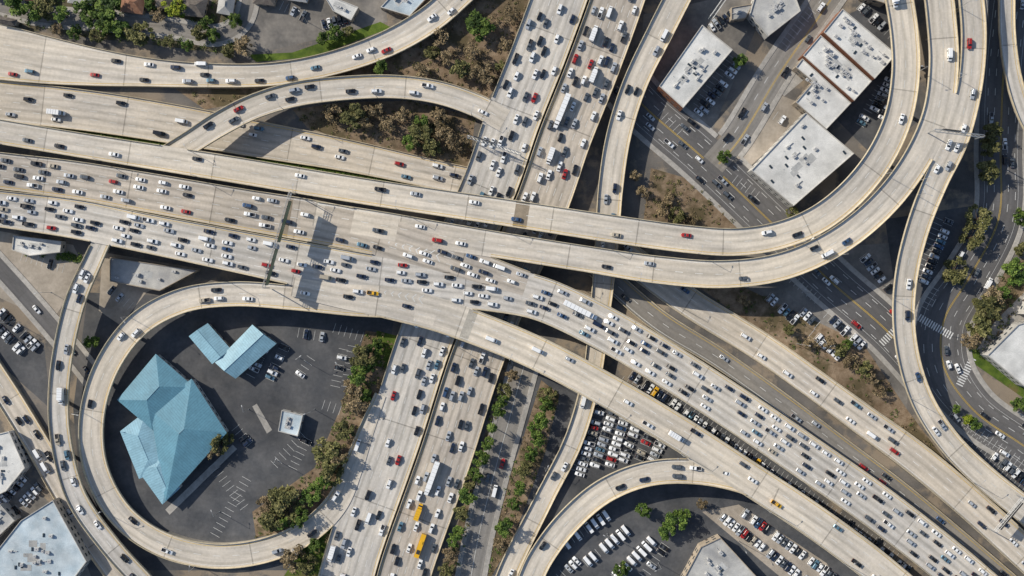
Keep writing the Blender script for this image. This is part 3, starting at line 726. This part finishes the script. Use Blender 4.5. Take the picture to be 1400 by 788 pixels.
b2=hip('shop_with_blue_roof',[(258,460),(284,442),(316,478),(290,498)],5,1.4,'bluel',gable=True)
b3=hip('shop_with_blue_roof',[(345,444),(378,470),(322,518),(294,496)],5.4,2.0,'bluel',gable=True)
building('kiosk_building',[(385,561),(414,568),(407,597),(380,590)],4.5,'roofb','wallw',3)
for q,rf in (([(250,-8),(285,-4),(278,24),(246,20)],'roofd'),([(-15,-15),(25,-12),(20,-2),(-20,-5)],'roofd'),([(350,-20),(380,-15),(375,8),(345,5)],'roofd'),([(95,-20),(130,-18),(126,8),(92,4)],'roofg'),([(168,-12),(200,-8),(195,20),(164,16)],'rooft'),([(300,-8),(322,-5),(318,22),(296,18)],'roofg'),([(30,-22),(65,-20),(62,2),(28,0)],'rooft'),([(215,-14),(240,-12),(236,14),(212,10)],'roofd'),([(0,22),(24,27),(20,36),(-4,32)],'roofd'),([(395,-18),(425,-12),(420,4),(392,0)],'roofg')):
    hip('house',q,4,1.8,rf,'wallt')
def billboard(px,py,ang):
    par=bpy.data.objects.new('billboard',None); col.objects.link(par); p=P(px,py,0)
    b=MB(); b.cyl((p.x,p.y,0),(p.x,p.y,11),.5,.45,10,0); b.box((p.x,p.y,11),(.5,13,.4),0,ang)
    add('post',b.mesh('post',[M['metal']]),par)
    b=MB(); b.box((p.x+.8*math.cos(ang),p.y+.8*math.sin(ang),13.5),(.3,14,4.4),0,ang); b.box((p.x-.8*math.cos(ang),p.y-.8*math.sin(ang),13.5),(.3,14,4.4),0,ang)
    add('panel',b.mesh('panel',[M['roofw']]),par)
billboard(975,20,math.radians(-35))
def gantry(a,b,zb,panels,hgt=8.5,ph=4.6):
    A=P(*a,zb);B=P(*b,zb); par=bpy.data.objects.new('sign_gantry',None); col.objects.link(par)
    d=(B-A); L=d.length; d/=L; ang=math.atan2(d.y,d.x); n_=Vector((-d.y,d.x,0))
    m=MB()
    for p in (A,B): m.cyl(p-Vector((0,0,.5)),p+Vector((0,0,hgt+2)),.28,.22,8)
    for o in(-.6,.6):
        for z in(hgt,hgt+1.4): m.cyl(A+n_*o+Vector((0,0,z)),B+n_*o+Vector((0,0,z)),.11,.11,6)
    k=0
    while k<L-2:
        m.cyl(A+d*k+n_*.6+Vector((0,0,hgt)),A+d*(k+2)-n_*.6+Vector((0,0,hgt+1.4)),.06,.06,5); m.cyl(A+d*(k+2)+n_*.6+Vector((0,0,hgt)),A+d*k-n_*.6+Vector((0,0,hgt)),.06,.06,5); k+=2
    add('truss',m.mesh('truss',[M['metal']]),par)
    s=MB()
    for f0,f1,sd in panels:
        c=A+d*L*(f0+f1)/2+n_*1.0*sd
        s.box((c.x,c.y,zb+hgt+.6),(L*(f1-f0)-.4,.15,ph),0,ang)
        s.box((c.x+n_.x*.09*sd,c.y+n_.y*.09*sd,zb+hgt+.6),(L*(f1-f0)-.9,.02,ph-.5),1,ang)
    add('sign_panels',s.mesh('sign_panels',[M['dark'],M['sign']]),par)
gantry((404,266),(368,394),ZL(10),[(.08,.52,1),(.58,.97,1)],10,6.0)
gantry((1268,182),(1334,190),ZL(12),[(.15,.55,1)],7,3)
gantry((1388,676),(1350,722),ZL(5),[(.1,.9,1)],7,3)
gantry((640,190),(712,214),4.7,[(.1,.5,1)],7,3)
lb=MB(); lb.cyl((0,0,0),(0,0,10),.14,.09,7); lb.cyl((0,0,9.9),(2.6,0,10.4),.07,.05,6); lb.box((3.0,0,10.4),(1.0,.38,.16),1); lb.box((0,0,.1),(.45,.45,.3),0)
lme=lb.mesh('street_lamp',[M['metal'],M['hvac']])
def lamp(x,y,z,a):
    o=add('street_lamp',lme,loc=(x,y,z)); o.rotation_euler=(0,0,a)
for p,a in lamp_spots:
    if abs(p[0])<300 and abs(p[1])<190: lamp(p[0],p[1],p[2]-.95,a)
for px,py in [(410,490),(430,560),(380,630),(340,560),(300,700),(470,500),(900,190),(960,175),(1030,250),(1100,400),(1180,430),(1330,520),(1345,330),(1395,190),(1392,90),(1090,470),(860,610),(930,620),(830,730),(900,770),(1010,740),(70,400),(20,440),(420,30),(1340,130),(745,640),(712,720)]:
    p=P(px,py)
    if not inside(np.array([[p.x,p.y]]),np.array([0.]),None,-.5,-1,20)[0]: lamp(p.x,p.y,0,random.uniform(0,6.28))

# ---------------------------------------------------------------- trees
def inpoly(x,y,pts):
    c=False;n=len(pts)
    for i in range(n):
        a,b=pts[i],pts[i-1]
        if (a.y>y)!=(b.y>y) and x<(b.x-a.x)*(y-a.y)/(b.y-a.y)+a.x: c=not c
    return c
def leaf(mb,c,sz,m,rs):
    a=Vector((rs.uniform(-1,1),rs.uniform(-1,1),rs.uniform(-.5,.5))).normalized(); up=Vector((rs.uniform(-.8,.8),rs.uniform(-.8,.8),1)).normalized()
    b=up.cross(a).normalized()
    mb.face([c-a*sz,c+b*sz*.6,c+a*sz,c-b*sz*.6],m)
def treemesh(kind,seed,sparse=1.0):
    rs=random.Random(seed); mb=MB()
    mb.cyl((0,0,-.1),(rs.uniform(-.3,.3),rs.uniform(-.3,.3),3.4),.32,.22,7,3)
    ncl=rs.randint(20,26); cl=[]
    for i in range(ncl):
        t=rs.uniform(0,6.283); rr=3.3*rs.random()**.55; z=rs.uniform(3.2,7.6)-rr*.45
        cl.append((Vector((rr*math.cos(t)*rs.uniform(.8,1.15),rr*math.sin(t),max(2.2,z))),rs.uniform(.65,1.25)))
    for c,r in cl[:9]: mb.cyl((0,0,2.6+rs.uniform(0,.8)),c,.13,.04,5,3)
    for c,r in cl:
        m=rs.choice([0,0,1,2]) 
        for k in range(int(66*sparse*r)):
            v=Vector((rs.gauss(0,1),rs.gauss(0,1),rs.gauss(0,.75))); v=v.normalized()*r*rs.random()**.4
            leaf(mb,c+v,rs.uniform(.22,.45),m if rs.random()<.75 else rs.choice([0,1,2]),rs)
    return mb.mesh('tree_'+kind,LEAF[kind]+[M['bark']])
TM={k:[treemesh(k,i*7+ord(k[0]),.6 if k=='dry' else 1.0) for i in range(4)] for k in LEAF}
def palmmesh():
    rs=random.Random(3); mb=MB()
    mb.cyl((0,0,-.1),(.3,.2,9),.28,.2,8,3)
    for i in range(22):
        t=i*2.4; el=rs.uniform(-.1,1.0); d=Vector((math.cos(t),math.sin(t),0)); sd=Vector((-d.y,d.x,0)); p=Vector((.3,.2,9)); L=2.9
        prev=None
        for k in range(7):
            f=k/6; q=p+d*L*f*math.cos(el*.6)+Vector((0,0,L*(el*.8*f-1.0*f*f)))
            w=.42*math.sin(math.pi*(f*.85+.1))
            cur=(q-sd*w-Vector((0,0,w*.4)),q,q+sd*w-Vector((0,0,w*.4)))
            if prev: mb.face([prev[0],prev[1],cur[1],cur[0]],i%2); mb.face([prev[1],prev[2],cur[2],cur[1]],i%2)
            prev=cur
    return mb.mesh('palm_tree',LEAF['green']+[M['bark']])
pmesh=palmmesh()
TREES='''150,15,22,g 128,22,17,g 190,45,18,o 240,10,16,l 22,8,16,g 60,10,15,o 85,20,12,g 270,45,10,o 320,28,10,g 332,62,13,d 100,42,11,g 45,15,12,g 290,48,9,g 8,45,9,o 75,38,9,d 215,20,10,d 165,40,12,g 145,35,14,g 115,8,14,g 205,5,10,g 228,55,9,o 255,60,9,g 310,68,9,o 130,48,10,o 280,30,9,g
657,35,20,g 540,75,20,g 600,50,14,d 630,95,15,o 665,100,14,d 690,60,10,d 575,95,11,d 470,95,8,g 700,20,12,d 645,70,11,d 620,28,10,d 560,60,10,d 648,100,10,d 675,30,10,d 610,80,10,d 685,90,8,o 520,92,10,g 500,82,8,o 590,70,10,o
480,160,18,o 510,150,12,d 572,182,17,o 600,160,12,d 612,190,14,d 550,155,10,d 455,155,13,d 590,200,12,o 630,198,12,d 530,168,12,d 500,170,10,d 560,195,10,g 605,178,10,d 575,165,9,g
495,490,16,o 490,512,14,g 485,550,18,d 450,620,22,o 455,648,16,o 395,690,22,o 370,710,18,o 425,680,14,g 400,762,16,d 512,472,11,g 470,590,15,o 430,748,10,g 410,710,14,g 362,690,12,d 480,530,12,d 505,500,10,g 465,625,12,d 440,660,12,g 380,680,14,o 500,540,9,g 420,770,12,o 385,715,10,g
690,535,10,o 682,560,10,g 672,585,12,p 667,607,9,g 657,628,12,g 652,650,11,g 640,678,12,g 630,703,11,o 625,730,11,g 615,760,11,d 642,660,9,o 620,745,9,g 610,780,10,o 700,515,9,d 688,548,8,g 648,615,8,g
745,552,12,g 740,575,12,g 735,600,12,g 726,620,11,g 716,645,11,o 711,668,10,g 704,690,10,g 690,722,13,g 752,540,9,o 722,632,9,o 683,745,9,d 730,585,8,g
925,713,16,g 913,726,12,g 882,698,11,g 936,704,9,g 850,778,12,g 1015,770,12,o 1000,762,9,g 960,690,8,d
965,400,17,g 950,394,11,g 978,408,10,g 905,285,10,d 925,295,11,o 945,300,9,d 915,270,8,d 1020,412,9,d
1150,480,10,o 1165,495,12,d 1180,505,12,o 1192,515,10,d 1040,520,9,g 1034,514,8,g 1160,472,8,g 1205,535,10,d 1070,545,8,g 1135,470,9,d 1080,450,8,o 1110,470,9,d
1356,180,13,o 1354,202,13,o 1350,235,16,o 1337,300,19,o 1328,325,15,o 1306,370,18,o 1386,372,19,g 1396,295,13,g 1352,422,22,o 1340,448,18,o 1326,466,13,d 1395,555,13,g 1335,580,9,g 1290,575,8,l 1360,405,12,d 1398,340,10,o 1325,575,8,l 1310,560,7,g 1375,400,10,g
300,608,13,o 290,620,10,d 125,468,10,g 10,630,8,g 1012,84,10,g 992,213,9,g 1132,258,13,d 1145,245,12,d 1158,232,10,d 455,45,12,g 440,52,10,g 475,42,8,o 30,330,6,g 1085,290,8,o 310,600,8,o 1230,175,7,g 1045,225,6,o 870,240,8,d 880,262,8,d'''
tl_=[]
for t in TREES.split():
    a=t.split(','); tl_.append((float(a[0]),float(a[1]),float(a[2])*1.1,a[3]))
kmap={'g':'green','o':'olive','d':'dry','l':'lime'}
tp=np.array([tuple(P(a[0],a[1],5))[:2] for a in tl_])
bad=inside(tp,np.zeros(len(tp)),None,-1.0,-1,30,filt=lambda r:not r['street'])
nt_=0
for a,p,bd in zip(tl_,tp,bad):
    if bd or any(inpoly(p[0],p[1],b) for b in BF): continue
    if a[3]=='p': o=add('palm_tree',pmesh,loc=(p[0],p[1],0)); continue
    o=add('tree',random.choice(TM[kmap[a[3]]]),loc=(p[0],p[1],0)); sc=a[2]*S/4.0
    o.scale=(sc*random.uniform(.9,1.1),sc*random.uniform(.9,1.1),sc*random.uniform(.85,1.05) if sc<1.3 else 1.2); o.rotation_euler=(0,0,random.uniform(0,6.28)); nt_+=1
def brush(name,poly,n,kinds,rad=(.3,1.2)):
    pts=ccw([P(x,y,0) for x,y in poly]); xs=[p.x for p in pts]; ys=[p.y for p in pts]; mb=MB(); rs=random
    cand=[(rs.uniform(min(xs),max(xs)),rs.uniform(min(ys),max(ys))) for _ in range(n*3)]
    cand=[c for c in cand if inpoly(c[0],c[1],pts) and not any(inpoly(c[0],c[1],b) for b in BF)][:n]
    if not cand: return
    bd=inside(np.array(cand),np.zeros(len(cand)),None,-.6,-1,4.0)
    mats=[]
    for k in kinds: mats+=LEAF[k]
    for c,b in zip(cand,bd):
        if b: continue
        r=rs.uniform(*rad); m0=rs.randrange(len(kinds))*3
        for k in range(int(18*r+8)):
            v=Vector((rs.gauss(0,.5),rs.gauss(0,.5),abs(rs.gauss(0,.35))+.1))*r; leaf(mb,Vector((c[0],c[1],0))+v,rs.uniform(.18,.38),m0+rs.randrange(3),rs)
    if mb.f: add(name,mb.mesh(name,mats))
brush('undergrowth',[(380,92),(540,40),(600,0),(640,-60),(760,-60),(690,105),(655,150),(560,108),(420,125),(280,150),(240,122),(360,116)],450,['dry','olive','dry'])
brush('undergrowth',[(400,150),(470,140),(560,138),(650,160),(640,240),(500,200),(420,175)],260,['dry','olive','dry'])
brush('undergrowth',[(-60,-60),(330,-60),(320,75),(150,55),(-60,25)],550,['green','olive','green'],(.6,1.8))
brush('undergrowth',[(500,452),(545,460),(505,600),(470,680),(440,720),(350,735),(345,700),(430,640),(465,560)],380,['dry','olive','green'])
brush('undergrowth',[(690,490),(722,500),(690,600),(640,800),(600,800),(650,640)],280,['dry','green','olive'])
brush('undergrowth',[(740,520),(765,540),(745,620),(700,740),(665,800),(680,700),(715,600)],240,['dry','green','olive'])
brush('undergrowth',[(930,375),(1000,385),(1180,470),(1240,560),(1300,640),(1180,555),(1050,460)],240,['dry','olive','green'])
brush('undergrowth',[(890,230),(960,250),(1050,300),(1000,320),(880,300)],130,['dry','olive'])
brush('undergrowth',[(1325,370),(1400,355),(1400,400),(1360,480),(1320,480),(1318,440)],180,['green','olive','dry'])
brush('hedge',[(-60,158),(120,180),(240,196),(240,203),(100,187),(-60,164)],260,['green'],(.5,1.1))
brush('hedge',[(340,212),(480,236),(560,252),(540,256),(330,218)],220,['green'],(.5,1.0))
brush('hedge',[(36,338),(62,342),(60,350),(36,348)],40,['green'],(.8,1.3)); brush('hedge',[(78,345),(112,350),(110,358),(78,354)],60,['green'],(.8,1.3))
brush('undergrowth',[(435,700),(480,680),(440,800),(380,800),(400,770)],150,['green','dry'])

# ---------------------------------------------------------------- light, sky, camera
elev=math.radians(30); tr=Vector((.87,-.49,0)).normalized()
d=Vector((tr.x*math.cos(elev),tr.y*math.cos(elev),-math.sin(elev)))
sl=bpy.data.lights.new('sun','SUN'); sl.energy=5.0; sl.angle=math.radians(.5); sl.color=(1.0,.925,.79)
so=bpy.data.objects.new('sun',sl); col.objects.link(so); so.rotation_euler=d.to_track_quat('-Z','Y').to_euler(); so.location=(-200,120,200)
w=bpy.data.worlds.new('World'); scene.world=w; w.use_nodes=True; nt=w.node_tree
sk=nt.nodes.new('ShaderNodeTexSky'); sk.sky_type='NISHITA'; sk.sun_disc=False; sk.sun_elevation=elev; sk.sun_rotation=math.atan2(-tr.x,-tr.y)%(2*math.pi)
bg=nt.nodes['Background']; nt.links.new(sk.outputs[0],bg.inputs[0]); bg.inputs[1].default_value=.12
cd=bpy.data.cameras.new('camera'); cd.sensor_width=36; cd.lens=36*H/(1400*S); cd.clip_end=5000; cd.clip_start=1
co=bpy.data.objects.new('camera',cd); col.objects.link(co); co.location=(0,0,H); co.rotation_euler=(0,0,0); scene.camera=co
scene.view_settings.view_transform='Standard'; scene.view_settings.look='None'; scene.view_settings.exposure=0
print('objects',len(bpy.data.objects),'trees',nt_)
